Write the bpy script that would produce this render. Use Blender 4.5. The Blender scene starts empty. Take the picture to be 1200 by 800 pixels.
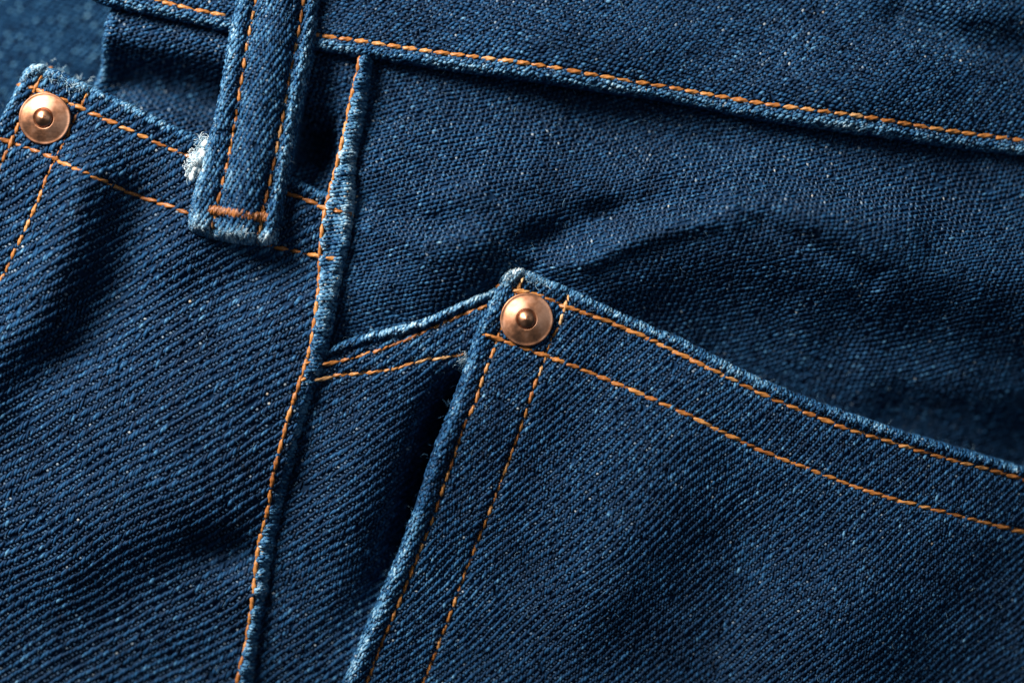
import bpy, math, random
import numpy as np
from mathutils import Matrix, Vector

random.seed(7)
rng = np.random.default_rng(7)
C = bpy.context.scene.collection
SC = bpy.context.scene
S = 0.00015            # metres per layout unit (the rivet is 61 units = 9.2 mm across)

# ------------------------------------------------------------------ camera, light, exposure
DIST = 0.50
cam_d = bpy.data.cameras.new('camera'); cam = bpy.data.objects.new('camera', cam_d); C.objects.link(cam)
cam.location = (0, 0, DIST); cam_d.lens = 100; cam_d.sensor_width = 36
cam_d.clip_start = 0.01; cam_d.clip_end = 10
cam_d.dof.use_dof = True; cam_d.dof.focus_distance = DIST - 0.0024; cam_d.dof.aperture_fstop = 2.8
cam_d.dof.aperture_blades = 9
SC.camera = cam
w = bpy.data.worlds.new('World'); SC.world = w; w.use_nodes = True
w.node_tree.nodes['Background'].inputs[0].default_value = (0.26, 0.43, 0.62, 1)
w.node_tree.nodes['Background'].inputs[1].default_value = 0.12
SC.view_settings.view_transform = 'Standard'; SC.view_settings.look = 'None'
SC.view_settings.exposure = 0.0; SC.view_settings.gamma = 1


def area(name, loc, size, power, col, sy=None):
    l = bpy.data.lights.new(name, 'AREA'); l.shape = 'RECTANGLE'; l.size = size; l.size_y = sy or size
    l.energy = power; l.color = col
    o = bpy.data.objects.new(name, l); C.objects.link(o); o.location = loc
    o.rotation_euler = (Vector((0, 0, 0)) - Vector(loc)).to_track_quat('-Z', 'Y').to_euler()
    return o


area('key_light', (-0.33, 0.35, 0.27), 0.17, 10.0, (1.0, 0.975, 0.94), 0.20)
area('fill_light', (0.5, 0.15, 0.75), 0.35, 0.8, (0.8, 0.9, 1.0))

# ------------------------------------------------------------------ numeric helpers


def vn(x, y, sc, seed=0):
    """smooth value noise, -1..1"""
    r = np.random.default_rng(1000 + seed); T = r.random((256, 256)) * 2 - 1
    u = x / sc + 57.3 + seed * 3.1; v = y / sc + 91.7 - seed * 1.7
    iu = np.floor(u).astype(int); iv = np.floor(v).astype(int); fu = u - iu; fv = v - iv
    fu = fu * fu * (3 - 2 * fu); fv = fv * fv * (3 - 2 * fv)
    a = T[iu % 256, iv % 256]; b = T[(iu + 1) % 256, iv % 256]
    c = T[iu % 256, (iv + 1) % 256]; d = T[(iu + 1) % 256, (iv + 1) % 256]
    return (a * (1 - fu) + b * fu) * (1 - fv) + (c * (1 - fu) + d * fu) * fv


def fbm(x, y, sc, seed=0, n=3):
    s = 0; a = 1; t = 0
    for k in range(n):
        s = s + a * vn(x, y, sc / 2 ** k, seed + k * 11); t += a; a *= .55
    return s / t


def smooth(pts, step=7.0):
    """Catmull-Rom through the points, resampled"""
    P = np.array(pts, float)
    if len(P) < 3:
        Q = P
    else:
        P2 = np.vstack([2 * P[0] - P[1], P, 2 * P[-1] - P[-2]]); out = []
        for i in range(1, len(P2) - 2):
            p0, p1, p2, p3 = P2[i - 1:i + 3]
            for t in np.linspace(0, 1, 12, endpoint=False):
                out.append(.5 * ((2 * p1) + (-p0 + p2) * t + (2 * p0 - 5 * p1 + 4 * p2 - p3) * t * t + (-p0 + 3 * p1 - 3 * p2 + p3) * t ** 3))
        out.append(P[-1]); Q = np.array(out)
    L = np.r_[0, np.cumsum(np.hypot(*np.diff(Q, axis=0).T))]
    n = max(2, int(L[-1] / step) + 1); s = np.linspace(0, L[-1], n)
    return np.c_[np.interp(s, L, Q[:, 0]), np.interp(s, L, Q[:, 1])]


def pdist(x, y, P):
    """distance to polyline and arc length there"""
    x = np.asarray(x, float); shp = x.shape; x = x.ravel(); y = np.asarray(y, float).ravel()
    best = np.full(x.shape, 1e18); arc = np.zeros(x.shape); acc = 0
    # only points in reach of the segment matter beyond ~ 90 units
    for i in range(len(P) - 1):
        a = P[i]; d = P[i + 1] - a; L2 = d @ d + 1e-12; L = math.sqrt(L2)
        t = np.clip(((x - a[0]) * d[0] + (y - a[1]) * d[1]) / L2, 0, 1)
        q = (x - a[0] - t * d[0]) ** 2 + (y - a[1] - t * d[1]) ** 2
        m = q < best; best[m] = q[m]; arc[m] = acc + t[m] * L; acc += L
    return np.sqrt(best).reshape(shp), arc.reshape(shp)


def nearest(x, y, P):
    best = np.full(x.shape, 1e18); ox = x.copy(); oy = y.copy()
    for i in range(len(P) - 1):
        a = P[i]; d = P[i + 1] - a; L2 = d @ d + 1e-12
        t = np.clip(((x - a[0]) * d[0] + (y - a[1]) * d[1]) / L2, 0, 1)
        px = a[0] + t * d[0]; py = a[1] + t * d[1]; q = (x - px) ** 2 + (y - py) ** 2
        m = q < best; best[m] = q[m]; ox[m] = px[m]; oy[m] = py[m]
    return ox, oy


def inside(x, y, P):
    r = np.zeros(x.shape, bool); n = len(P)
    for i in range(n):
        x1, y1 = P[i]; x2, y2 = P[(i + 1) % n]
        if y1 == y2: continue
        m = ((y1 > y) != (y2 > y)) & (x < (x2 - x1) * (y - y1) / (y2 - y1) + x1)
        r ^= m
    return r


def world(x, y, z):
    return np.stack([(x - 600) * S, (400 - y) * S, z * S], -1)


def mesh_obj(name, V, F, mat, parent=None, tone=None, smooth_=True, stuff=False):
    me = bpy.data.meshes.new(name)
    V = np.ascontiguousarray(V, np.float32).reshape(-1, 3)
    F = np.asarray(F, np.int32); k = F.shape[1]
    me.vertices.add(len(V)); me.vertices.foreach_set('co', V.ravel())
    me.loops.add(F.size); me.loops.foreach_set('vertex_index', F.ravel())
    me.polygons.add(len(F)); me.polygons.foreach_set('loop_start', np.arange(0, F.size, k, dtype=np.int32))
    me.polygons.foreach_set('loop_total', np.full(len(F), k, np.int32))
    if smooth_: me.polygons.foreach_set('use_smooth', np.ones(len(F), bool))
    if tone is not None:
        a = me.attributes.new('tone', 'FLOAT', 'POINT'); a.data.foreach_set('value', np.ascontiguousarray(tone, np.float32).ravel())
    me.update(); me.validate()
    me.materials.append(mat)
    o = bpy.data.objects.new(name, me); C.objects.link(o)
    if parent: o.parent = parent
    if stuff: o['kind'] = 'stuff'
    return o


def empty(name, loc=(0, 0, 0), parent=None):
    o = bpy.data.objects.new(name, None); C.objects.link(o); o.location = loc; o.empty_display_size = .005
    if parent: o.parent = parent
    return o


# ------------------------------------------------------------------ materials


def mat_new(name):
    m = bpy.data.materials.new(name); m.use_nodes = True
    return m, m.node_tree, m.node_tree.nodes['Principled BSDF']


def ramp(nt, stops):
    r = nt.nodes.new('ShaderNodeValToRGB'); e = r.color_ramp.elements
    while len(e) < len(stops): e.new(.5)
    for k, (p, c) in enumerate(stops): e[k].position = p; e[k].color = (*c, 1)
    return r


def denim(name, rough=.62, gain=1.0, sheet=False):
    m, nt, b = mat_new(name)
    at = nt.nodes.new('ShaderNodeAttribute'); at.attribute_name = 'tone'
    tc = nt.nodes.new('ShaderNodeTexCoord')
    n1 = nt.nodes.new('ShaderNodeTexNoise'); n1.inputs['Scale'].default_value = 2600; n1.inputs['Detail'].default_value = 3
    nt.links.new(tc.outputs['Object'], n1.inputs['Vector'])
    ad = nt.nodes.new('ShaderNodeMath'); ad.operation = 'MULTIPLY_ADD'; ad.inputs[1].default_value = .30
    nt.links.new(n1.outputs['Fac'], ad.inputs[0])
    sb = nt.nodes.new('ShaderNodeMath'); sb.operation = 'ADD'; sb.inputs[1].default_value = -.15
    nt.links.new(at.outputs['Fac'], sb.inputs[0]); nt.links.new(sb.outputs[0], ad.inputs[2])
    g = gain
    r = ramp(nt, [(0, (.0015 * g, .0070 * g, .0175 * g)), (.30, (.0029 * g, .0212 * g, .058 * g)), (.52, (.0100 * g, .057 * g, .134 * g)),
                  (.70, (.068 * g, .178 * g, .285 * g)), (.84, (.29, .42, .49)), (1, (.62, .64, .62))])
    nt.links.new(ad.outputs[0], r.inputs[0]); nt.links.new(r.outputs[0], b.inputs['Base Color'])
    b.inputs['Roughness'].default_value = rough; b.inputs['Specular IOR Level'].default_value = .11
    b.inputs['Sheen Weight'].default_value = .02; b.inputs['Sheen Roughness'].default_value = .4
    b.inputs['Sheen Tint'].default_value = (.55, .7, .9, 1)
    n2 = nt.nodes.new('ShaderNodeTexNoise'); n2.inputs['Scale'].default_value = 5200 if not sheet else 2500
    n2.inputs['Detail'].default_value = 2
    nt.links.new(tc.outputs['Object'], n2.inputs['Vector'])
    bp = nt.nodes.new('ShaderNodeBump'); bp.inputs['Strength'].default_value = .5; bp.inputs['Distance'].default_value = .00012
    nt.links.new(n2.outputs['Fac'], bp.inputs['Height']); nt.links.new(bp.outputs[0], b.inputs['Normal'])
    return m


M_YARN = denim('indigo_yarn')
M_SHEET = denim('indigo_ground_cloth', .8, .9, True)


def mk_weft():
    m, nt, b = mat_new('pale_weft_yarn')
    at = nt.nodes.new('ShaderNodeAttribute'); at.attribute_name = 'tone'
    r = ramp(nt, [(0, (.003, .013, .034)), (.45, (.022, .06, .115)), (.75, (.20, .24, .27)), (.9, (.34, .33, .30)), (1, (.46, .32, .19))])
    nt.links.new(at.outputs['Fac'], r.inputs[0]); nt.links.new(r.outputs[0], b.inputs['Base Color'])
    b.inputs['Roughness'].default_value = .6; b.inputs['Specular IOR Level'].default_value = .25
    return m


M_WEFT = mk_weft()


def mk_thread():
    m, nt, b = mat_new('orange_cotton_thread')
    oi = nt.nodes.new('ShaderNodeObjectInfo')
    at = nt.nodes.new('ShaderNodeAttribute'); at.attribute_type = 'OBJECT'; at.attribute_name = 'fade'
    tc = nt.nodes.new('ShaderNodeTexCoord')
    mp = nt.nodes.new('ShaderNodeMapping'); mp.inputs['Scale'].default_value = (2.2, 9, 9)
    ad = nt.nodes.new('ShaderNodeVectorMath'); ad.operation = 'ADD'
    nt.links.new(tc.outputs['Object'], ad.inputs[0]); nt.links.new(oi.outputs['Random'], ad.inputs[1])
    nt.links.new(ad.outputs[0], mp.inputs[0])
    n = nt.nodes.new('ShaderNodeTexNoise'); n.inputs['Scale'].default_value = 1.4; n.inputs['Detail'].default_value = 4
    nt.links.new(mp.outputs[0], n.inputs['Vector'])
    s1 = nt.nodes.new('ShaderNodeMath'); s1.operation = 'MULTIPLY_ADD'; s1.inputs[1].default_value = .28
    nt.links.new(oi.outputs['Random'], s1.inputs[0]); nt.links.new(n.outputs['Fac'], s1.inputs[2])
    s2 = nt.nodes.new('ShaderNodeMath'); s2.operation = 'ADD'
    nt.links.new(s1.outputs[0], s2.inputs[0]); nt.links.new(at.outputs['Fac'], s2.inputs[1])
    r = ramp(nt, [(.25, (.085, .024, .004)), (.52, (.26, .078, .011)), (.80, (.42, .165, .034)), (1, (.52, .33, .16))])
    nt.links.new(s2.outputs[0], r.inputs[0]); nt.links.new(r.outputs[0], b.inputs['Base Color'])
    b.inputs['Roughness'].default_value = .5; b.inputs['Specular IOR Level'].default_value = .4
    b.inputs['Sheen Weight'].default_value = .15; b.inputs['Sheen Tint'].default_value = (1, .7, .4, 1)
    return m


M_THREAD = mk_thread()


def mk_copper(name, nub=False):
    m, nt, b = mat_new(name)
    tc = nt.nodes.new('ShaderNodeTexCoord')
    n = nt.nodes.new('ShaderNodeTexNoise'); n.inputs['Scale'].default_value = 380; n.inputs['Detail'].default_value = 5
    nt.links.new(tc.outputs['Object'], n.inputs['Vector'])
    r = ramp(nt, [(.34, (.17, .085, .052)), (.48, (.38, .172, .092)), (.66, (.56, .30, .19))])
    nt.links.new(n.outputs['Fac'], r.inputs[0]); nt.links.new(r.outputs[0], b.inputs['Base Color'])
    b.inputs['Metallic'].default_value = 1
    n2 = nt.nodes.new('ShaderNodeTexNoise'); n2.inputs['Scale'].default_value = 1500; n2.inputs['Detail'].default_value = 4
    nt.links.new(tc.outputs['Object'], n2.inputs['Vector'])
    mr = nt.nodes.new('ShaderNodeMapRange'); mr.inputs[3].default_value = .30 if nub else .36; mr.inputs[4].default_value = .50 if nub else .66
    mp = nt.nodes.new('ShaderNodeMapping'); mp.inputs['Rotation'].default_value = (0, 0, .6); mp.inputs['Scale'].default_value = (300, 5200, 300)
    nt.links.new(tc.outputs['Object'], mp.inputs[0])
    n3 = nt.nodes.new('ShaderNodeTexNoise'); n3.inputs['Scale'].default_value = 1; n3.inputs['Detail'].default_value = 3; nt.links.new(mp.outputs[0], n3.inputs['Vector'])
    mx = nt.nodes.new('ShaderNodeMath'); mx.operation = 'MULTIPLY_ADD'; mx.inputs[1].default_value = .55; nt.links.new(n3.outputs['Fac'], mx.inputs[0])
    hf = nt.nodes.new('ShaderNodeMath'); hf.operation = 'MULTIPLY'; hf.inputs[1].default_value = .5; nt.links.new(n2.outputs['Fac'], hf.inputs[0]); nt.links.new(hf.outputs[0], mx.inputs[2])
    nt.links.new(mx.outputs[0], mr.inputs[0]); nt.links.new(mr.outputs[0], b.inputs['Roughness'])
    bp = nt.nodes.new('ShaderNodeBump'); bp.inputs['Strength'].default_value = .25; bp.inputs['Distance'].default_value = .00004
    nt.links.new(mx.outputs[0], bp.inputs['Height']); nt.links.new(bp.outputs[0], b.inputs['Normal'])
    return m


M_COPPER = mk_copper('tarnished_copper'); M_NUB = mk_copper('polished_copper', True)

# ------------------------------------------------------------------ traced layout of the garment (units, y downwards)
WR = smooth([(340, 38), (372, 42), (430, 50), (500, 61), (619, 77), (700, 91), (795, 106), (900, 124), (1000, 137), (1100, 152), (1200, 164), (1320, 180)])
WRE = smooth([(100, -4), (130, 8), (200, 22), (270, 38), (320, 49), (372, 59), (430, 68), (500, 79), (619, 96), (700, 108), (795, 122), (900, 143), (1000, 157), (1100, 171), (1200, 182), (1320, 198)])
WL = smooth([(150, -8), (183, 0), (215, 9), (272, 20)])
CL = smooth([(-110, 360), (-60, 262), (-8, 152), (12, 113), (27, 82), (42, 73)])
CT = smooth([(42, 73), (75, 86), (107, 101), (150, 121), (190, 141), (235, 162), (290, 186), (347, 209), (382, 225), (412, 236)])
C1 = smooth([(18, 98), (42, 105), (82, 121), (100, 130), (150, 152), (180, 166), (222, 184), (280, 208), (337, 227), (360, 235), (382, 244), (413, 252)])
C2 = smooth([(-60, 145), (0, 163), (50, 180), (80, 194), (108, 206), (140, 221), (166, 231), (212, 247), (270, 272), (322, 289), (350, 295), (372, 300), (404, 306)])
CSA = smooth([(58, 76), (42, 102), (22, 147), (5, 185), (-8, 215), (-50, 300)])
CSB = smooth([(108, 101), (92, 132), (75, 170), (68, 186), (58, 206), (48, 234), (37, 258), (29, 276), (20, 292), (9, 316), (0, 332), (-35, 400)])
SE = smooth([(423, 66), (421, 75), (411, 122), (400, 175), (385, 235), (379, 267), (376, 300), (375, 335), (371, 370), (366, 402), (360, 425), (352, 450), (342, 480), (332, 517), (322, 555), (314, 600), (306, 627), (301, 657), (296, 700), (289, 745), (277, 797), (255, 900)])
SR = smooth([(436, 66), (436, 78), (427, 140), (418, 187), (416, 230), (411, 280), (402, 320), (393, 367), (386, 405), (380, 430), (368, 462), (358, 492), (349, 525), (340, 562), (328, 610), (320, 650), (315, 682), (309, 717), (302, 750), (295, 797), (275, 900)])
BE = smooth([(370, 410), (386, 406), (425, 392), (475, 380), (500, 372), (537, 355), (575, 339), (620, 320)])
B1 = smooth([(358, 428), (368, 424), (380, 425), (390, 425), (425, 416), (462, 404), (500, 388), (530, 374), (572, 358)])
B2 = smooth([(353, 450), (362, 442), (375, 445), (390, 440), (425, 437), (462, 432), (500, 421), (520, 419), (547, 414)])
PL = smooth([(360, 900), (405, 790), (430, 730), (460, 662), (480, 610), (492, 575), (510, 520), (527, 478), (547, 420), (557, 384), (572, 355), (582, 332), (590, 318), (602, 312)])
PT = smooth([(602, 312), (620, 317), (640, 326), (665, 335), (695, 350), (725, 365), (762, 381), (800, 397), (850, 423), (900, 447), (950, 467), (1000, 485), (1050, 502), (1100, 517), (1150, 532), (1200, 547), (1320, 582)])
T1 = smooth([(582, 334), (605, 340), (640, 349), (662, 359), (700, 372), (737, 387), (770, 402), (800, 417), (850, 441), (900, 465), (937, 480), (987, 500), (1037, 515), (1100, 534), (1150, 547), (1200, 561), (1320, 594)])
T2 = smooth([(555, 389), (580, 396), (607, 405), (637, 416), (675, 430), (712, 445), (750, 461), (800, 483), (850, 508), (900, 531), (950, 550), (1000, 569), (1050, 585), (1100, 598), (1150, 611), (1200, 624), (1320, 655)])
S1 = smooth([(617, 316), (606, 342), (587, 387), (577, 415), (567, 440), (556, 475), (547, 490), (532, 535), (517, 578), (509, 602), (496, 635), (482, 670), (467, 707), (450, 747), (431, 795), (390, 895)])
S2 = smooth([(668, 334), (662, 360), (655, 380), (642, 407), (636, 427), (626, 452), (617, 480), (600, 528), (575, 595), (549, 660), (532, 707), (517, 747), (497, 797), (455, 895)])
LLE = smooth([(290, -90), (276, 0), (267, 55), (260, 100), (252, 140), (243, 170), (234, 205), (226, 237), (221, 270)])
LRE = smooth([(392, -90), (376, 0), (370, 50), (362, 95), (352, 140), (345, 180), (337, 230), (331, 262), (325, 287)])
LBE = smooth([(221, 270), (250, 281), (300, 288), (325, 287)])
LL = smooth([(315, -80), (301, 0), (292, 50), (285, 100), (277, 150), (270, 190), (264, 215), (257, 242), (254, 262), (250, 281)])
LR = smooth([(371, -80), (357, 0), (350, 45), (342, 87), (335, 130), (327, 175), (317, 222), (310, 250), (308, 267), (302, 288)])


def gr(x, y, pts, amp, sig):
    d, _ = pdist(x, y, np.array(pts, float)); return amp * np.exp(-(d / sig) ** 2)


def gb(x, y, cx, cy, sx, sy, rot, amp):
    a = math.radians(rot); dx = x - cx; dy = y - cy
    u = dx * math.cos(a) - dy * math.sin(a); v = dx * math.sin(a) + dy * math.cos(a)
    return amp * np.exp(-(u / sx) ** 2 - (v / sy) ** 2)


def macro(x, y):
    """large soft relief of the worn garment"""
    z = 9 * fbm(x, y, 150, 3, 3)
    z = z - 42 * np.clip((y - 420) / 420, 0, 2) ** 2 - 22 * np.clip((250 - y) / 260, 0, 2) ** 2 - 24 * np.clip((x - 900) / 300, 0, 2) ** 2
    return z


def base_A(x, y):
    z = macro(x, y)
    z = z + gr(x, y, [(668, 335), (720, 312), (780, 290), (860, 280), (930, 290), (1050, 320), (1320, 350)], 24, 56)
    z = z + gb(x, y, 565, 262, 100, 70, 25, 36) - gb(x, y, 650, 285, 40, 30, 25, 12) + gb(x, y, 1010, 270, 200, 50, -8, 28) + gb(x, y, 520, 170, 90, 40, 10, 8)
    z = z + gr(x, y, [(665, 318), (705, 300), (760, 276), (830, 262)], 7, 10) - gr(x, y, [(622, 282), (665, 268), (720, 250)], 9, 17) + gr(x, y, [(690, 225), (780, 205), (880, 200)], 7, 22) - gr(x, y, [(620, 235), (700, 250), (760, 240)], 6, 16)
    z = z + gr(x, y, [(652, 322), (700, 300), (740, 281), (790, 266), (850, 257)], 9, 19) + gr(x, y, [(440, 262), (500, 292), (560, 285)], 10, 22) - gr(x, y, [(425, 240), (480, 262), (540, 262)], 5, 15)
    z = z - gr(x, y, [(892, 262), (925, 276), (970, 298), (1020, 326)], 9, 13) + gr(x, y, [(860, 240), (930, 252), (1060, 262)], 12, 26)
    q = np.clip((y - 285 - .13 * (x - 800)) / 235, 0, 1); z = z - 84 * q * q * (3 - 2 * q) * np.clip((x - 640) / 200, 0, 1)
    z = z + gr(x, y, [(1030, 440), (1120, 450), (1300, 480)], 9, 30)
    z = z - gb(x, y, 400, 200, 60, 200, 0, 4) - 9 * np.clip((y - 330) / 60, 0, 1) * np.clip((600 - x) / 60, 0, 1)
    z = z + gr(x, y, [(440, 205), (500, 232), (560, 228)], 10, 20) + gb(x, y, 470, 330, 60, 50, 20, 10)
    z = z - gb(x, y, 740, 150, 200, 30, -10, 12)
    return z


def base_D(x, y):
    z = macro(x, y)
    z = z + gr(x, y, [(110, 38), (180, 52), (270, 60)], 10, 20) - gr(x, y, [(140, 92), (200, 100), (290, 125), (360, 170)], 52, 34)
    return z - 3


def base_B(x, y):
    z = macro(x, y) + 5
    d, _ = pdist(x, y, PL)
    k = np.clip((y - 415) / 60, 0, 1) * np.clip((760 - y) / 260, 0, 1)
    z = z - 60 * k * np.exp(-(d / 27) ** 2)
    return z + gb(x, y, 415, 580, 50, 150, -14, 20)


def base_C(x, y):
    z = macro(x, y) + 8
    z = z + gr(x, y, [(105, 215), (76, 300), (44, 380), (-20, 450)], 32, 42) - gr(x, y, [(160, 240), (140, 320), (95, 400), (20, 440)], 20, 36)
    z = z + gb(x, y, 230, 540, 150, 110, 25, 30) + gb(x, y, 215, 300, 34, 60, 20, 8)
    z = z - gb(x, y, 285, 325, 90, 34, 10, 16) - gb(x, y, 262, 645, 42, 26, 0, 20) + gb(x, y, 290, 700, 30, 30, 0, 9)
    z = z + gb(x, y, 70, 650, 110, 56, 25, 9) - gb(x, y, 170, 690, 120, 40, 25, 5)
    return z


def base_P(x, y):
    z = macro(x, y) + 17
    d, _ = pdist(x, y, PL)
    z = z + 20 * np.clip((y - 395) / 110, 0, 1) * np.exp(-(d / 70))
    z = z + gb(x, y, 720, 650, 70, 180, -25, 22) + gb(x, y, 1010, 720, 100, 130, -15, 26) - gb(x, y, 860, 700, 55, 150, -20, 10)
    z = z - gb(x, y, 640, 560, 40, 120, -20, 5)
    return z


def base_W(x, y):
    z = macro(x, y) + 17
    z = z + gb(x, y, 680, 60, 150, 56, -8, 26) - gb(x, y, 840, 70, 60, 50, 10, 12) + gb(x, y, 980, 100, 100, 50, -8, 26)
    z = z - gr(x, y, [(1060, 14), (1120, 42), (1210, 56), (1300, 60)], 16, 26) + gb(x, y, 1130, 10, 90, 26, -10, 12)
    return z


def base_S(x, y): return macro(x, y) + 13


def base_L(x, y):
    return macro(x, y) + 28 + gr(x, y, [(345, -90), (329, 0), (320, 60), (307, 130), (297, 190), (287, 250)], 13, 22) + gb(x, y, 320, 60, 80, 120, 0, 6)


def base_K(x, y):
    return -135 + 10 * fbm(x, y, 90, 21, 2) + gb(x, y, 30, 60, 60, 200, 30, 14)


class Panel:
    def __init__(s, name, outline, base, edges=(), grooves=(), rib=0, wear=0.0, caps=()):
        s.caps = caps; s.on_caps = True
        s.name = name; s.out = np.array(outline, float); s.base = base; s.edges = edges; s.grooves = grooves; s.rib = rib; s.wear = wear

    def height(s, x, y, rolled=True):
        z = s.base(x, y)
        for q in s.caps:                    # a lower layer stays pressed under the one sewn over it
            iq = inside(x, y, q.out); d, _ = pdist(x, y, np.vstack([q.out, q.out[:1]]))
            cap = q.base(x, y) - 6 + np.where(iq, -np.minimum(d * .5, 8), d * .95)
            k = 5.0; m = np.clip(.5 + .5 * (cap - z) / k, 0, 1); z = cap * (1 - m) + z * m - k * m * (1 - m)
        ins = inside(x, y, s.out)
        for P, r, drop in s.edges:
            d, arc = pdist(x, y, P)
            q = np.clip(d / r, 0, 1); q = np.where(ins, q, np.clip(0.25 * (1 - d / 4), 0, .25) * 0)
            z = z - drop * (1 - np.sqrt(np.clip(1 - (1 - q) ** 2, 0, 1)))
            z = z + 3.2 * np.exp(-((d - r * .9) / (r * .7)) ** 2) * min(1, s.rib) * ins
            z = z + (1.5 * np.sin(arc / 3.4 + 2.2 * vn(arc, arc * 0, 37, 5)) + 1.3 * vn(arc, d, 9, 6)) * np.exp(-(d / 9) ** 2) * s.rib
        for g in s.grooves:
            P, dep, wd = g[:3]
            d, arc = pdist(x, y, P)
            z = z - dep * np.exp(-(d / wd) ** 2) * (1 + .35 * np.sin(arc / 3.1))
            z = z + (1.1 * vn(arc, d * 0 + P[0][0], 13, 8) + 1.0 * vn(arc, d * 0, 30, 9)) * np.exp(-(d / 22) ** 2)
        return z

    def tone(s, x, y):
        t = .275 + .08 * fbm(x, y, 60, 31, 3) + .07 * fbm(x, y, 170, 37, 2) + s.wear
        for P, r, drop in s.edges:
            d, arc = pdist(x, y, P)
            k = .62 + .62 * vn(arc, d * 0 + r, 55, 12) + .30 * vn(arc, d * 0, 15, 14) + .15 * vn(arc, d, 7, 13)
            t = t + .30 * np.clip(k, 0.2, 1.3) * np.exp(-((d - r * .55) / (r * .62)) ** 2)
        for g in s.grooves:
            P = g[0]; d, arc = pdist(x, y, P)
            t = t + .05 * np.exp(-((d - 9) / 6) ** 2)
        for (cx, cy, rad, amt) in WEAR_AND_HIGHLIGHTS:
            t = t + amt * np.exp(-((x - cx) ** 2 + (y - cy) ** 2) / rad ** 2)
        return t


WEAR_AND_HIGHLIGHTS = [(54, 140, 42, .05), (617, 375, 42, .05)] + [(float(p_[0]), float(p_[1]) - 8, 13, .09) for p_ in WRE[::3] if p_[0] > 380] + [  # rubbed spots, plus highlights on seam, pocket side and loop painted paler
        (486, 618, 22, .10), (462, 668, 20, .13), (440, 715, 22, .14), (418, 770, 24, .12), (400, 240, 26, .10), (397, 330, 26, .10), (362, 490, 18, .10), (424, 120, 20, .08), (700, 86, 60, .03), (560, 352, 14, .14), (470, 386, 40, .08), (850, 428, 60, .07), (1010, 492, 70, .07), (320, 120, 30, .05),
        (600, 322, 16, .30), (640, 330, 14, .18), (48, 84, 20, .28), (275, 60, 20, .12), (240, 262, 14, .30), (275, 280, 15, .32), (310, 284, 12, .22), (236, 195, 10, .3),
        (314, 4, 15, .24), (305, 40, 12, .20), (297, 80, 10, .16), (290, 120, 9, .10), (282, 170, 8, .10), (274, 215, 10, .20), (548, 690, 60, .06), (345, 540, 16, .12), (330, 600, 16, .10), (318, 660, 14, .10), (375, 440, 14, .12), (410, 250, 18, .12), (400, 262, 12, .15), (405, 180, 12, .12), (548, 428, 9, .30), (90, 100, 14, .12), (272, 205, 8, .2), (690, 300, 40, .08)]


def cat(*a): return np.vstack(a)


A = Panel('hip_panel', [(395, 30), (1340, 40), (1340, 680), (700, 640), (600, 430), (575, 372), (500, 402), (440, 425), (370, 440), (395, 300)], base_A)
D = Panel('side_facing', [(134, -6), (122, 20), (113, 75), (100, 112), (90, 150), (200, 260), (430, 330), (440, 60), (300, 20)], base_D,
          edges=[(smooth([(134, -6), (122, 20), (113, 75), (100, 112)]), 9, 14)], rib=.3)
B = Panel('lower_front_panel', cat(BE, [(660, 420), (600, 560), (520, 800), (470, 920), (250, 920), (330, 560)]), base_B,
          edges=[(BE, 7, 12)], grooves=[(BE + np.array([2, 12]), 6.5, 3.2), (B1, 3, 4), (B2, 4, 4)], rib=.8)
Cp = Panel('coin_pocket', cat(CL, CT, [(405, 300), (385, 400), (356, 470), (320, 600), (290, 760), (262, 920), (-140, 920), (-140, 420)]), base_C,
           edges=[(CL, 9, 20), (CT, 8, 13)], grooves=[(C1, 4, 4), (C2, 4.5, 4), (CSA, 4, 4), (CSB, 5, 4)], rib=.8)
Sm = Panel('felled_seam', cat(SE + np.array([-1.5, 0]), SR[::-1]), base_S,
           edges=[(SR, 11, 16), (SE + np.array([-1.5, 0]), 7, 6)], rib=1.9, wear=.06)
W = Panel('waistband', cat(WRE, [(1340, -100), (60, -100)]), base_W, edges=[(WRE, 10, 15)], grooves=[(WR, 4.5, 4), (WL, 4.5, 4)], rib=.7)
Pk = Panel('front_pocket', cat(PL, PT, [(1340, 920), (350, 920)]), base_P, edges=[(PL, 12, 26), (PT, 9, 17)],
           grooves=[(T1, 4.5, 4), (T2, 4.5, 4), (S1, 4, 4), (S2, 4, 4)], rib=.9)
Lp = Panel('belt_loop', cat(LLE, LBE, LRE[::-1]), base_L, edges=[(LLE, 12, 24), (LRE, 11, 26), (LBE, 13, 24)],
           grooves=[(LL, 8, 5), (LR, 8, 5)], rib=.9, wear=.04)
K = Panel('back_cloth', [(-160, -160), (420, -160), (420, 420), (-160, 560)], base_K, wear=.10)
A.caps = (Pk, B); B.caps = (Pk,); D.caps = (Cp, W)
ORDER = [A, D, B, Cp, W, Pk, Sm]        # felled seam lies over its neighbours


def top_h(x, y, panels):
    x = np.asarray(x, float); y = np.asarray(y, float)
    z = np.full(x.shape, -1e9)
    for p in panels:
        z = np.where(inside(x, y, p.out), np.maximum(z, p.height(x, y)), z)
    if (z < -1e8).any(): z = np.where(z < -1e8, panels[-1].height(x, y), z)
    return z


# ------------------------------------------------------------------ cloth sheets and yarn


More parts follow.
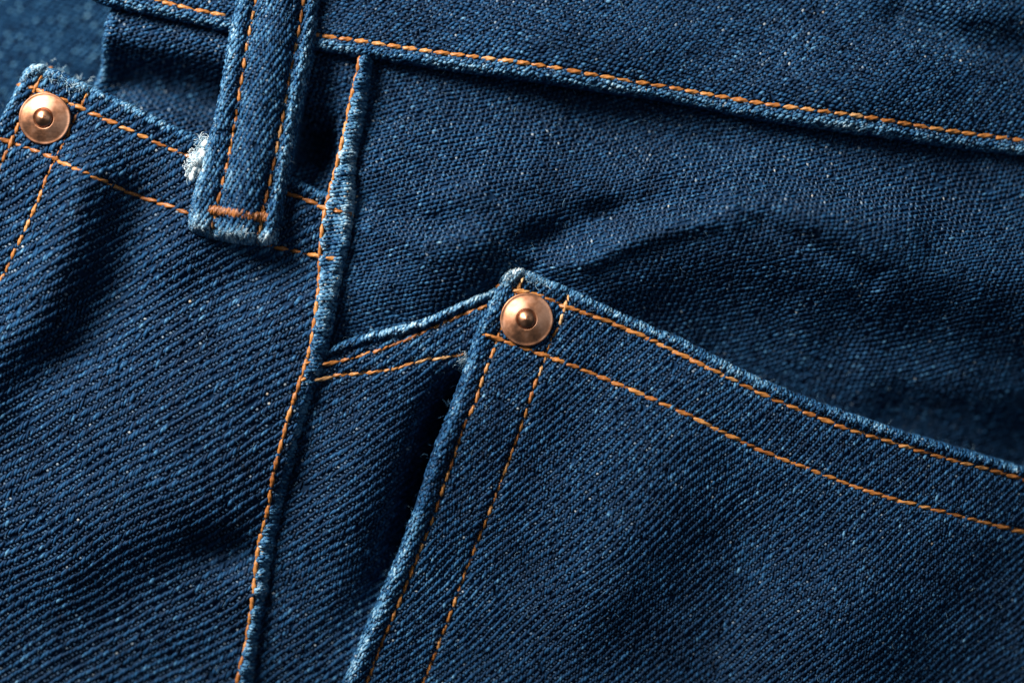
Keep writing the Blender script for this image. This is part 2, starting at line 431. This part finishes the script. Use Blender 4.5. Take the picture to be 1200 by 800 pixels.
def sheet(p, mat, parent, step=3.0, skirt=9):
    x0, y0 = p.out.min(0) - step; x1, y1 = p.out.max(0) + step
    gx = np.arange(x0, x1 + step, step); gy = np.arange(y0, y1 + step, step)
    X, Y = np.meshgrid(gx, gy, indexing='ij'); ins = inside(X, Y, p.out)
    ny = len(gy)
    cell = ins[:-1, :-1] | ins[1:, :-1] | ins[:-1, 1:] | ins[1:, 1:]
    i, j = np.nonzero(cell); a = i * ny + j
    F = np.stack([a, a + 1, a + ny + 1, a + ny], 1)
    used = np.unique(F)
    xs = X.ravel()[used].copy(); ys = Y.ravel()[used].copy(); o = ~ins.ravel()[used]
    loop = np.vstack([p.out, p.out[:1]])
    xs[o], ys[o] = nearest(xs[o], ys[o], loop)
    Z = p.height(xs, ys) - .8
    Z[o] -= 3
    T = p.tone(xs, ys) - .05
    mp = np.full(X.size, -1); mp[used] = np.arange(len(used)); F = mp[F]
    # skirt under the outline gives the cloth its thickness
    ed = {}
    for f in F:
        for q in range(4):
            u, v = f[q], f[(q + 1) % 4]; ed[(u, v)] = 1
    bd = [(u, v) for (u, v) in ed if (v, u) not in ed]
    V = world(xs, ys, Z); n = len(V); bv = sorted({u for e in bd for u in e}); ix = {u: n + k for k, u in enumerate(bv)}
    low = V[bv].copy(); low[:, 2] -= skirt * S
    V = np.vstack([V, low]); T = np.r_[T, T[bv]]
    F2 = [(v, u, ix[u], ix[v]) for u, v in bd]
    return mesh_obj(p.name, V, np.vstack([F, np.array(F2)]), mat, parent, T)


def spindles(name, mat, parent, H, cx, cy, ang, L, Wd, lift, tone, rings=5, sides=5, flat=.8, sink=1.0, pan=None):
    """N little yarn floats laid over the height function H"""
    N = len(cx); t = np.linspace(-1, 1, rings)
    ca = np.cos(ang)[:, None]; sa = -np.sin(ang)[:, None]
    px = cx[:, None] + t * L[:, None] / 2 * ca; py = cy[:, None] + t * L[:, None] / 2 * sa
    if pan is not None:
        lp = np.vstack([pan.out, pan.out[:1]]); o = ~inside(px, py, pan.out)
        px[o], py[o] = nearest(px[o], py[o], lp)
        px = px + np.linspace(-.02, .02, rings)[None, :]
    h = H(px, py)
    pz = h + lift[:, None] * (1 - sink * np.abs(t) ** 1.8)
    T = np.stack([np.gradient(px, axis=1), -np.gradient(py, axis=1), np.gradient(pz, axis=1)], -1)
    T /= np.linalg.norm(T, axis=-1, keepdims=True) + 1e-9
    e = 1.5
    hx = (H(cx + e, cy) - H(cx - e, cy)) / (2 * e); hy = (H(cx, cy + e) - H(cx, cy - e)) / (2 * e)
    Nn = np.stack([-hx, hy, np.ones(N)], -1); Nn /= np.linalg.norm(Nn, axis=-1, keepdims=True)
    Nn = np.repeat(Nn[:, None, :], rings, 1)
    Bn = np.cross(T, Nn); Bn /= np.linalg.norm(Bn, axis=-1, keepdims=True) + 1e-9
    Nn = np.cross(Bn, T)
    r = (Wd[:, None] / 2) * np.sqrt(np.clip(1 - (np.abs(t) * .93) ** 2.4, 0, 1))
    ph = np.arange(sides) / sides * 2 * math.pi
    P = np.stack([px - 600, 400 - py, pz], -1)[:, :, None, :]
    V = P + r[:, :, None, None] * (np.cos(ph)[None, None, :, None] * Bn[:, :, None, :] + flat * np.sin(ph)[None, None, :, None] * Nn[:, :, None, :])
    V = V.reshape(-1, 3) * S
    k = np.arange(rings - 1)[:, None] * sides; s_ = np.arange(sides)[None, :]; s2 = (s_ + 1) % sides
    q = np.stack([k + s_, k + s2, k + sides + s2, k + sides + s_], -1).reshape(-1, 4)
    F = (np.arange(N)[:, None, None] * rings * sides + q[None]).reshape(-1, 4)
    gl = .16 + .14 * rng.random(N) + np.where(rng.random(N) < .22, rng.uniform(0, .55, N), 0)  # paler crests: rubbed-off dye plus glints painted into the tone
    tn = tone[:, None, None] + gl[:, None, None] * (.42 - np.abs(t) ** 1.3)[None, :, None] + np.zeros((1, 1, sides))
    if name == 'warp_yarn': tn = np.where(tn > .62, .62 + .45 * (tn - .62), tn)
    if name == 'edge_yarn': tn = np.where(tn > .72, .72 + .6 * (tn - .72), tn)
    return mesh_obj(name, V, F, mat, parent, tn.reshape(-1), stuff=True)


def lattice(p, ridge, s1, s2, warp=7, margin=95):
    a = math.radians(ridge); e1 = np.array([math.cos(a), -math.sin(a)]); e2 = np.array([math.sin(a), math.cos(a)])
    R = 1000
    i = np.arange(-R / s1, R / s1); j = np.arange(-R / s2, R / s2)
    I, J = np.meshgrid(i, j)
    I = I + (J * .37) % 1
    x = 600 + I * s1 * e1[0] + J * s2 * e2[0]; y = 400 + I * s1 * e1[1] + J * s2 * e2[1]
    x = x.ravel(); y = y.ravel()
    x = x + warp * vn(x, y, 110, 41) + .35 * warp * vn(x, y, 38, 43); y = y + warp * vn(x, y, 95, 42) + .35 * warp * vn(x, y, 34, 44)
    x += rng.normal(0, .35, x.shape); y += rng.normal(0, .35, x.shape)
    m = (x > -margin) & (x < 1200 + margin) & (y > -margin) & (y < 800 + margin)
    x = x[m]; y = y[m]; m = inside(x, y, p.out); x = x[m]; y = y[m]
    return x, y


def hidden(x, y, over):
    m = np.zeros(x.shape, bool)
    for q in over:
        ins = inside(x, y, q.out); d, _ = pdist(x, y, np.vstack([q.out, q.out[:1]])); m |= ins & (d > 14)
    return m


def along(P, n, spread):
    k = rng.uniform(0, len(P) - 1.001, n); i = k.astype(int); f = (k - i)[:, None]
    q = P[i] * (1 - f) + P[i + 1] * f
    return q[:, 0] + rng.normal(0, spread, n), q[:, 1] + rng.normal(0, spread, n)


def weave(p, obj, ridge, fl, s1, s2, L, Wd, over=(), warp=7, weft=True, lift=1.9, crest=.0, wt=.5, curve=None, pale=.0):
    x, y = lattice(p, ridge, s1, s2, warp)
    m = ~hidden(x, y, over) & (rng.random(x.shape) > .015); x = x[m]; y = y[m]
    n = len(x); H = p.height
    rel = .5 + .5 * fbm(x, y, 75, 61, 2)                       # where the rib stands out and where it is rubbed flat
    ang = np.radians(fl + 9 * vn(x, y, 60, 51) + rng.normal(0, 8, n))
    ln = L * (1 + .16 * rng.normal(0, 1, n)); wd = Wd * (1 + .16 * rng.normal(0, 1, n))
    ln = np.clip(ln, L * .5, L * 1.5); wd = np.clip(wd, Wd * .55, Wd * 1.45)
    dd = np.full(n, 99.)
    for P_, r_, dr_ in p.edges: dd = np.minimum(dd, pdist(x, y, P_)[0])
    ln = ln * (.62 + .38 * np.clip(dd / 12, 0, 1)); wd = wd * (.85 + .15 * np.clip(dd / 12, 0, 1))
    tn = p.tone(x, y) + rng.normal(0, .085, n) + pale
    hot = rng.random(n) < .025; tn[hot] += rng.uniform(.05, .25, hot.sum())  # a few floats toned paler as painted speckle highlights
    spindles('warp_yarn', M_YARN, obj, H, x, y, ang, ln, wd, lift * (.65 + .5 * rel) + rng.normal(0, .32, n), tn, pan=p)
    for P_, r_, dr_ in p.edges:
        PP = P_[(P_[:, 0] > -100) & (P_[:, 0] < 1300) & (P_[:, 1] > -100) & (P_[:, 1] < 900)]
        if len(PP) < 2: continue
        ne = int(len(PP) * 7 * 1.5); ex, ey = along(PP, ne, r_ * .55); mm = inside(ex, ey, p.out) & ~hidden(ex, ey, over)
        ex = ex[mm]; ey = ey[mm]; ne = len(ex)
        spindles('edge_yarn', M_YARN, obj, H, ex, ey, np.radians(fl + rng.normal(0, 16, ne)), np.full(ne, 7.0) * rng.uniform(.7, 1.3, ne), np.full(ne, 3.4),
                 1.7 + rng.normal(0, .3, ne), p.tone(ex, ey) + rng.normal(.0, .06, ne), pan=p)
    if weft:
        a = math.radians(ridge); x2 = x + s2 * .5 * math.sin(a) + rng.normal(0, .5, n); y2 = y + s2 * .5 * math.cos(a) + rng.normal(0, .5, n)
        m = inside(x2, y2, p.out) & (rng.random(n) < .92); x2 = x2[m]; y2 = y2[m]; n = len(x2)
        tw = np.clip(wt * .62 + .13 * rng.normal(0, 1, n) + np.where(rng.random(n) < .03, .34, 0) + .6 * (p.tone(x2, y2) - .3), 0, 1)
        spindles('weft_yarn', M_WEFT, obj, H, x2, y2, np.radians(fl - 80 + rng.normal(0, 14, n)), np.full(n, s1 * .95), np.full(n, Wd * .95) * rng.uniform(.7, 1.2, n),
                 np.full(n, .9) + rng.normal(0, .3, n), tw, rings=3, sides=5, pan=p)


def fuzz(name, parent, x, y, H, lo=5, hi=14, tone=(.35, .8), rad=.19, up=3.0, curl=1.0, mat=None):
    """fine cotton fibres standing off the cloth"""
    n = len(x); K_ = 5; t = np.linspace(0, 1, K_)
    an = rng.uniform(0, 2 * math.pi, n)[:, None]; L = rng.uniform(lo, hi, n)[:, None]; bend = rng.normal(0, 1.2, n)[:, None] * curl
    A_ = an + bend * t
    px = x[:, None] + np.cumsum(np.cos(A_) * L / K_, 1) - L / K_; py = y[:, None] + np.cumsum(np.sin(A_) * L / K_, 1)
    u = rng.uniform(.3, 1, n)[:, None] * up
    pz = H(px, py) + 1.2 + u * np.sin(t * math.pi * rng.uniform(.5, 1, n)[:, None])
    P = np.stack([px - 600, 400 - py, pz], -1)[:, :, None, :]
    off = np.array([[1, 0, 0], [-.5, .6, .6], [-.5, -.6, -.2]]) * rad
    V = (P + off[None, None]).reshape(-1, 3) * S
    k = np.arange(K_ - 1)[:, None] * 3; s_ = np.arange(3)[None]; s2 = (s_ + 1) % 3
    q = np.stack([k + s_, k + s2, k + 3 + s2, k + 3 + s_], -1).reshape(-1, 4)
    F = (np.arange(n)[:, None, None] * K_ * 3 + q[None]).reshape(-1, 4)
    tn = np.repeat(rng.uniform(*tone, n), K_ * 3)
    return mesh_obj(name, V, F, mat or M_YARN, parent, tn, stuff=True)


# ------------------------------------------------------------------ the garment
jeans = empty('jeans')
jeans['label'] = 'dark indigo denim jeans with orange topstitching, belt loop and two copper rivets'
jeans['category'] = 'jeans'

oA = sheet(A, M_SHEET, jeans); oD = sheet(D, M_SHEET, jeans); oB = sheet(B, M_SHEET, jeans); oC = sheet(Cp, M_SHEET, jeans)
oS = sheet(Sm, M_SHEET, jeans, 2); oW = sheet(W, M_SHEET, jeans); oP = sheet(Pk, M_SHEET, jeans, 3, 95); oL = sheet(Lp, M_SHEET, jeans, 2)
oC['label'] = 'pocket panel with wide raised diagonal twill ribs'
oA['label'] = 'smooth softly creased hip panel with short pale dashes'

weave(A, oA, -42, 10, 6.0, 5.2, 7.4, 3.5, over=[Pk, W, B, Sm], lift=1.3, wt=.26)
weave(D, oD, -38, 14, 6.0, 6.0, 8.5, 3.8, over=[Cp, W, Lp, Sm], lift=1.7, wt=.34)
weave(B, oB, 33, 61, 4.4, 8.6, 9.8, 4.0, over=[Pk, Sm], lift=1.4, wt=.26, warp=5)
weave(Cp, oC, 28, 56, 4.6, 10.0, 11.4, 4.3, over=[Lp, Sm], lift=1.45, wt=.26, warp=4.5)
weave(W, oW, 50, 20, 5.6, 5.6, 7.6, 4.0, over=[Lp], lift=1.3, wt=.26, pale=.03)
weave(Pk, oP, 39, 66, 4.3, 7.6, 8.6, 3.8, lift=1.25, wt=.26, warp=5)
weave(Lp, oL, 58, 84, 4.3, 5.8, 8.0, 3.7, lift=1.5, pale=.04, wt=.3)
weave(Sm, oS, 8, -8, 5.0, 4.6, 9.5, 4.0, lift=1.6, warp=3)

# fibres: over the cloth and denser along the rubbed edges
for p, o, ed, nn in ((A, oA, [], 450), (B, oB, [BE], 250), (Cp, oC, [CT, CL], 450), (W, oW, [WRE], 500), (Pk, oP, [PL, PT], 600), (Lp, oL, [LLE, LBE], 250), (Sm, oS, [SR], 120)):
    x0, y0 = p.out.min(0); x1, y1 = p.out.max(0)
    x = rng.uniform(x0, x1, nn * 2); y = rng.uniform(y0, y1, nn * 2); m = inside(x, y, p.out) & ~hidden(x, y, [q for q in ORDER[ORDER.index(p) + 1:]] if p in ORDER else [])
    x = x[m][:nn]; y = y[m][:nn]
    for e in ed:
        ex, ey = along(e, 260, 3.5); m = inside(ex, ey, p.out); x = np.r_[x, ex[m]]; y = np.r_[y, ey[m]]
    fuzz('fibre', o, x, y, p.height)

kx = np.array([232, 236, 229, 240, 234, 238, 231, 242, 227, 236.]); ky = np.array([199, 190, 204, 183, 194, 178, 188, 170, 209, 201.])
spindles('frayed_knot', M_YARN, oL, lambda x, y: Lp.base(x, y) - 12 + 8 * np.exp(-((x - 234) ** 2 + (y - 191) ** 2) / 110), kx, ky, np.radians(rng.uniform(20, 110, 10)), np.full(10, 11.), rng.uniform(5, 8, 10), np.full(10, 3.), np.full(10, .90), rings=8, sides=8)
# the rubbed white tuft where the loop's fold has worn through, and its frayed edge
lump = np.array([(232, 197, 4.0), (236, 187, 4.2), (241, 176, 2.6), (228, 203, 3.2), (243, 165, 2.0), (238, 194, 3.5)]); pk = rng.choice(6, 450, p=[.26, .26, .12, .12, .07, .17])
tx = lump[pk, 0] + rng.normal(0, .85, 450) * lump[pk, 2]; ty = lump[pk, 1] + rng.normal(0, .85, 450) * lump[pk, 2]
tz = lambda x, y: Lp.base(x, y) - 13 + 12 * np.exp(-((x - 233) ** 2 + (y - 191) ** 2) / 90)
fuzz('frayed_tuft', oL, tx, ty, tz, 6, 13, (.80, .98), .50, 3.5, 2.0)
fx, fy = along(smooth([(250, 145), (243, 170), (234, 200), (226, 235), (221, 266)]), 420, 2.2); fuzz('frayed_edge', oL, fx, fy, lambda x, y: Lp.height(x, y), 5, 11, (.6, .95), .38, 2.5, 1.5)
fx, fy = along(smooth([(222, 268), (235, 276), (262, 281), (300, 284)]), 380, 4); fuzz('frayed_hem', oL, fx, fy, lambda x, y: Lp.height(x, y), 6, 13, (.62, .95), .42, 3.0, 1.4)
fx, fy = along(smooth([(590, 322), (604, 316), (622, 320), (640, 328)]), 260, 4); fuzz('frayed_corner', oP, fx, fy, Pk.height, 6, 12, (.6, .92), .40, 2.5, 1.4)
fx, fy = along(smooth([(30, 88), (44, 78), (70, 88), (104, 104)]), 240, 4); fuzz('frayed_corner', oC, fx, fy, Cp.height, 6, 12, (.58, .9), .40, 2.5, 1.4)
tx = rng.normal(547, 2.5, 90); ty = rng.normal(426, 6, 90); fuzz('frayed_corner', oB, tx, ty, lambda x, y: B.height(x, y) + 3, 5, 10, (.65, .95), .4, 3, 1.4)

# ------------------------------------------------------------------ stitching


def stitch_mesh(seed):
    r = np.random.default_rng(seed); R_, N_ = 17, 12; V = []; ph0 = r.uniform(0, 6)
    for i in range(R_):
        t = -1 + 2 * i / (R_ - 1)
        rad = .5 * max(.06, (1 - abs(t) ** 3.2)) ** .55 * (1 + .06 * r.normal())
        zc = .30 * (1 - t * t) - .42 * abs(t) ** 6
        for k in range(N_):
            f = k / N_ * 2 * math.pi
            q = rad * (1 + .25 * math.cos(3 * f + t * 6.5 + ph0))
            V.append((t * .5, q * math.cos(f), zc + q * math.sin(f) * .85))
    F = [(i * N_ + k, i * N_ + (k + 1) % N_, (i + 1) * N_ + (k + 1) % N_, (i + 1) * N_ + k) for i in range(R_ - 1) for k in range(N_)]
    me = bpy.data.meshes.new('stitch'); me.from_pydata(V, [], F); me.materials.append(M_THREAD)
    me.polygons.foreach_set('use_smooth', [True] * len(F)); me.update()
    return me


ST = [stitch_mesh(k) for k in range(6)]


def row(P, pitch, fill, width, panels, label, fade=0.0, slant=5, fadefn=None, lift=.8, skip=()):
    P = smooth(P, 1.5)
    L = np.r_[0, np.cumsum(np.hypot(*np.diff(P, axis=0).T))]
    e = empty('stitch_row', parent=jeans); e['label'] = label
    s = 0.0; spots = []
    while s < L[-1] - pitch * .4:
        pl = pitch * random.uniform(.86, 1.14); s1 = min(s + pl, L[-1]); spots.append((s, s1)); s = s1
    for a, b in spots:
        m = (a + b) / 2; ln = (b - a) * (fill + .16) * random.uniform(.95, 1.05)
        q = [np.array([np.interp(v, L, P[:, 0]), np.interp(v, L, P[:, 1])]) for v in (m - ln / 2, m, m + ln / 2)]
        if not (-110 < q[1][0] < 1310 and -110 < q[1][1] < 910): continue
        if any(math.hypot(q[1][0] - cx, q[1][1] - cy) < rr for cx, cy, rr in skip): continue
        xs = np.array([v[0] for v in q]); ys = np.array([v[1] for v in q]); z = top_h(xs, ys, panels)
        z[1] = max(z[1], (z[0] + z[2]) / 2)
        p0 = Vector(((xs[0] - 600) * S, (400 - ys[0]) * S, z[0] * S)); p2 = Vector(((xs[2] - 600) * S, (400 - ys[2]) * S, z[2] * S))
        X = (p2 - p0); ln3 = X.length; X.normalize()
        X = Matrix.Rotation(math.radians(slant + random.gauss(0, 2.5)), 3, 'Z') @ X
        Yv = Vector((0, 0, 1)).cross(X).normalized(); Z = X.cross(Yv)
        c = Vector(((xs[1] - 600) * S, (400 - ys[1]) * S, ((z[0] + z[2] + 2 * z[1]) / 4 + lift) * S))
        wd = width * .80 * random.uniform(.88, 1.1) * S
        M = Matrix((X * ln3, Yv * wd, Z * wd)).transposed().to_4x4(); M.translation = c
        o = bpy.data.objects.new('stitch', random.choice(ST)); o.matrix_world = M; C.objects.link(o)
        o.parent = e
        f = fade + (fadefn(*q[1]) if fadefn else 0) + random.gauss(0, .05)
        o['fade'] = float(f)


ALL = ORDER
RV1 = (54.5, 140, 26); RV2 = (617, 375, 26)
row(WR, 20, .98, 6.6, [W], 'orange topstitching along the lower edge of the waistband', .05, 4)
row(WL, 20, .98, 6.6, [W], 'short run of orange topstitching at the top left of the waistband', .05, 4)
row(T1, 20, 1.20, 7.0, [Pk], 'upper row of rope-like orange stitching along the front pocket opening', .0, 7, skip=[RV2])
row(T2, 20, 1.16, 6.6, [Pk], 'lower row of orange stitching along the front pocket opening', -.02, 7, skip=[RV2], lift=.7)
near_top = lambda x, y: .28 * math.exp(-max(0, y - 330) / 45)
row(S1, 17, .90, 5.4, [Pk], 'outer row of orange stitching down the side of the front pocket', .02, 5, near_top, skip=[RV2])
row(S2, 17, .90, 5.2, [Pk], 'inner row of orange stitching down the side of the front pocket', .02, 5, near_top)
row(SE, 18.5, .98, 6.0, ORDER, 'orange stitching running down beside the raised felled seam', .0, 3)
row(B1, 19, 1.0, 5.6, [B, Sm, Cp], 'upper orange stitching under the rolled welt', -.06, 4)
row(B2, 20, 1.03, 6.0, [B, Sm, Cp], 'lower orange stitching under the rolled welt', .10, 4)
row(C1, 21, 1.03, 6.4, [Cp, Sm], 'upper orange stitching along the coin pocket hem', .0, 5, skip=[RV1])
row(C2, 20, 1.03, 6.2, [Cp, Sm], 'lower orange stitching along the coin pocket hem', .0, 5)
row(CSA, 18, .95, 5.6, [Cp], 'outer orange stitching at the side of the coin pocket', .0, 4, skip=[RV1])
row(CSB, 17.5, .88, 5.4, [Cp], 'inner orange stitching at the side of the coin pocket', .02, 4)
row(LL, 18, .96, 5.8, [Lp], 'left row of orange stitching down the belt loop', .06, 3)
row(LR, 18, .96, 5.0, [Lp], 'right row of orange stitching down the belt loop', .0, 3)

# bar tack across the foot of the belt loop: dense slanting wraps
bt = empty('bar_tack', parent=jeans); bt['label'] = 'dense orange bar tack across the foot of the belt loop'
for k in range(34):
    f = k / 33; x = 246 + 76 * f; y = 246 + 12 * f + random.gauss(0, .4)
    z = float(Lp.base(np.array([x]), np.array([y]))[0]) - .6 + random.gauss(0, .4)
    o = bpy.data.objects.new('wrap_thread', random.choice(ST))
    ang = math.radians(66 + random.gauss(0, 10)); X = Vector((math.cos(ang), math.sin(ang), 0)); Yv = Vector((-X.y, X.x, 0)); Z = Vector((0, 0, 1))
    ln = random.uniform(11, 14.5) * S; wd = random.uniform(3.6, 4.6) * S
    M = Matrix((X * ln, Yv * wd, Z * wd)).transposed().to_4x4(); M.translation = Vector(((x - 600) * S, (400 - y) * S, z * S))
    o.matrix_world = M; C.objects.link(o); o.parent = bt; o['fade'] = random.gauss(-.22, .06)

# ------------------------------------------------------------------ copper rivets


def lathe(name, prof, mat, parent, n=72, wob=0.0):
    V = []; F = []
    for r, z in prof:
        for k in range(n):
            a = k / n * 2 * math.pi; rr = r * (1 + wob * math.sin(2 * a + 1) + wob * .6 * math.sin(5 * a))
            V.append((rr * math.cos(a) * S, rr * math.sin(a) * S, z * S))
    for i in range(len(prof) - 1):
        for k in range(n): F.append((i * n + k, i * n + (k + 1) % n, (i + 1) * n + (k + 1) % n, (i + 1) * n + k))
    return mesh_obj(name, np.array(V), np.array(F), mat, parent)


def rivet(x, y, R_, tilt, pan, label):
    q = np.linspace(0, 6.283, 24); z = float(top_h(x + np.r_[28 * np.cos(q), 14 * np.cos(q)], y + np.r_[28 * np.sin(q), 14 * np.sin(q)], [pan]).max()) - 1.0
    e = empty('rivet', ((x - 600) * S, (400 - y) * S, (z + 2.0) * S), jeans); e['label'] = label
    e.rotation_euler = tilt
    k = R_ / 30.5
    prof = [(30.0, -3), (30.5, -.5), (30.5, 1.6), (30.1, 2.5), (29.3, 2.9), (28.3, 2.5), (26, 3.3), (21, 5.2), (16, 7.0), (13, 8.0), (12.2, 8.1), (11.5, 7.6), (10.6, 6.6), (0.01, 6.6)]
    lathe('washer', [(a * k, b) for a, b in prof], M_COPPER, e, wob=.004)
    nub = [(a, b + 3.4) for a, b in [(10.9, 1.0), (10.8, 3.2), (10.2, 5.2), (9.1, 6.8), (7.3, 8.2), (5.2, 9.2), (3.4, 9.9), (2.2, 10.6), (1.1, 11.0), (.01, 11.1)]]
    lathe('nub', [(a * k, b) for a, b in nub], M_NUB, e, 48, wob=.012)


rivet(54.5, 140, 30.5, (math.radians(2), math.radians(-3), 0), Cp, 'copper rivet at the corner of the left pocket, beside the belt loop')
rivet(617, 374.5, 31, (math.radians(-2), math.radians(1), .7), Pk, 'copper rivet at the corner of the large front pocket')

# ------------------------------------------------------------------ blurred denim behind
oK = sheet(K, M_SHEET, None, 5)
oK.name = 'denim_cloth'
oK['label'] = 'out of focus faded blue denim lying behind the pocket corner'; oK['category'] = 'fabric'
x, y = lattice(K, 50, 7, 7, 6, 150); n = len(x)
spindles('warp_yarn', M_YARN, oK, K.height, x, y, np.radians(30 + rng.normal(0, 8, n)), np.full(n, 9.), np.full(n, 4.5), np.full(n, 1.8), .42 + rng.normal(0, .1, n), rings=4, sides=4)
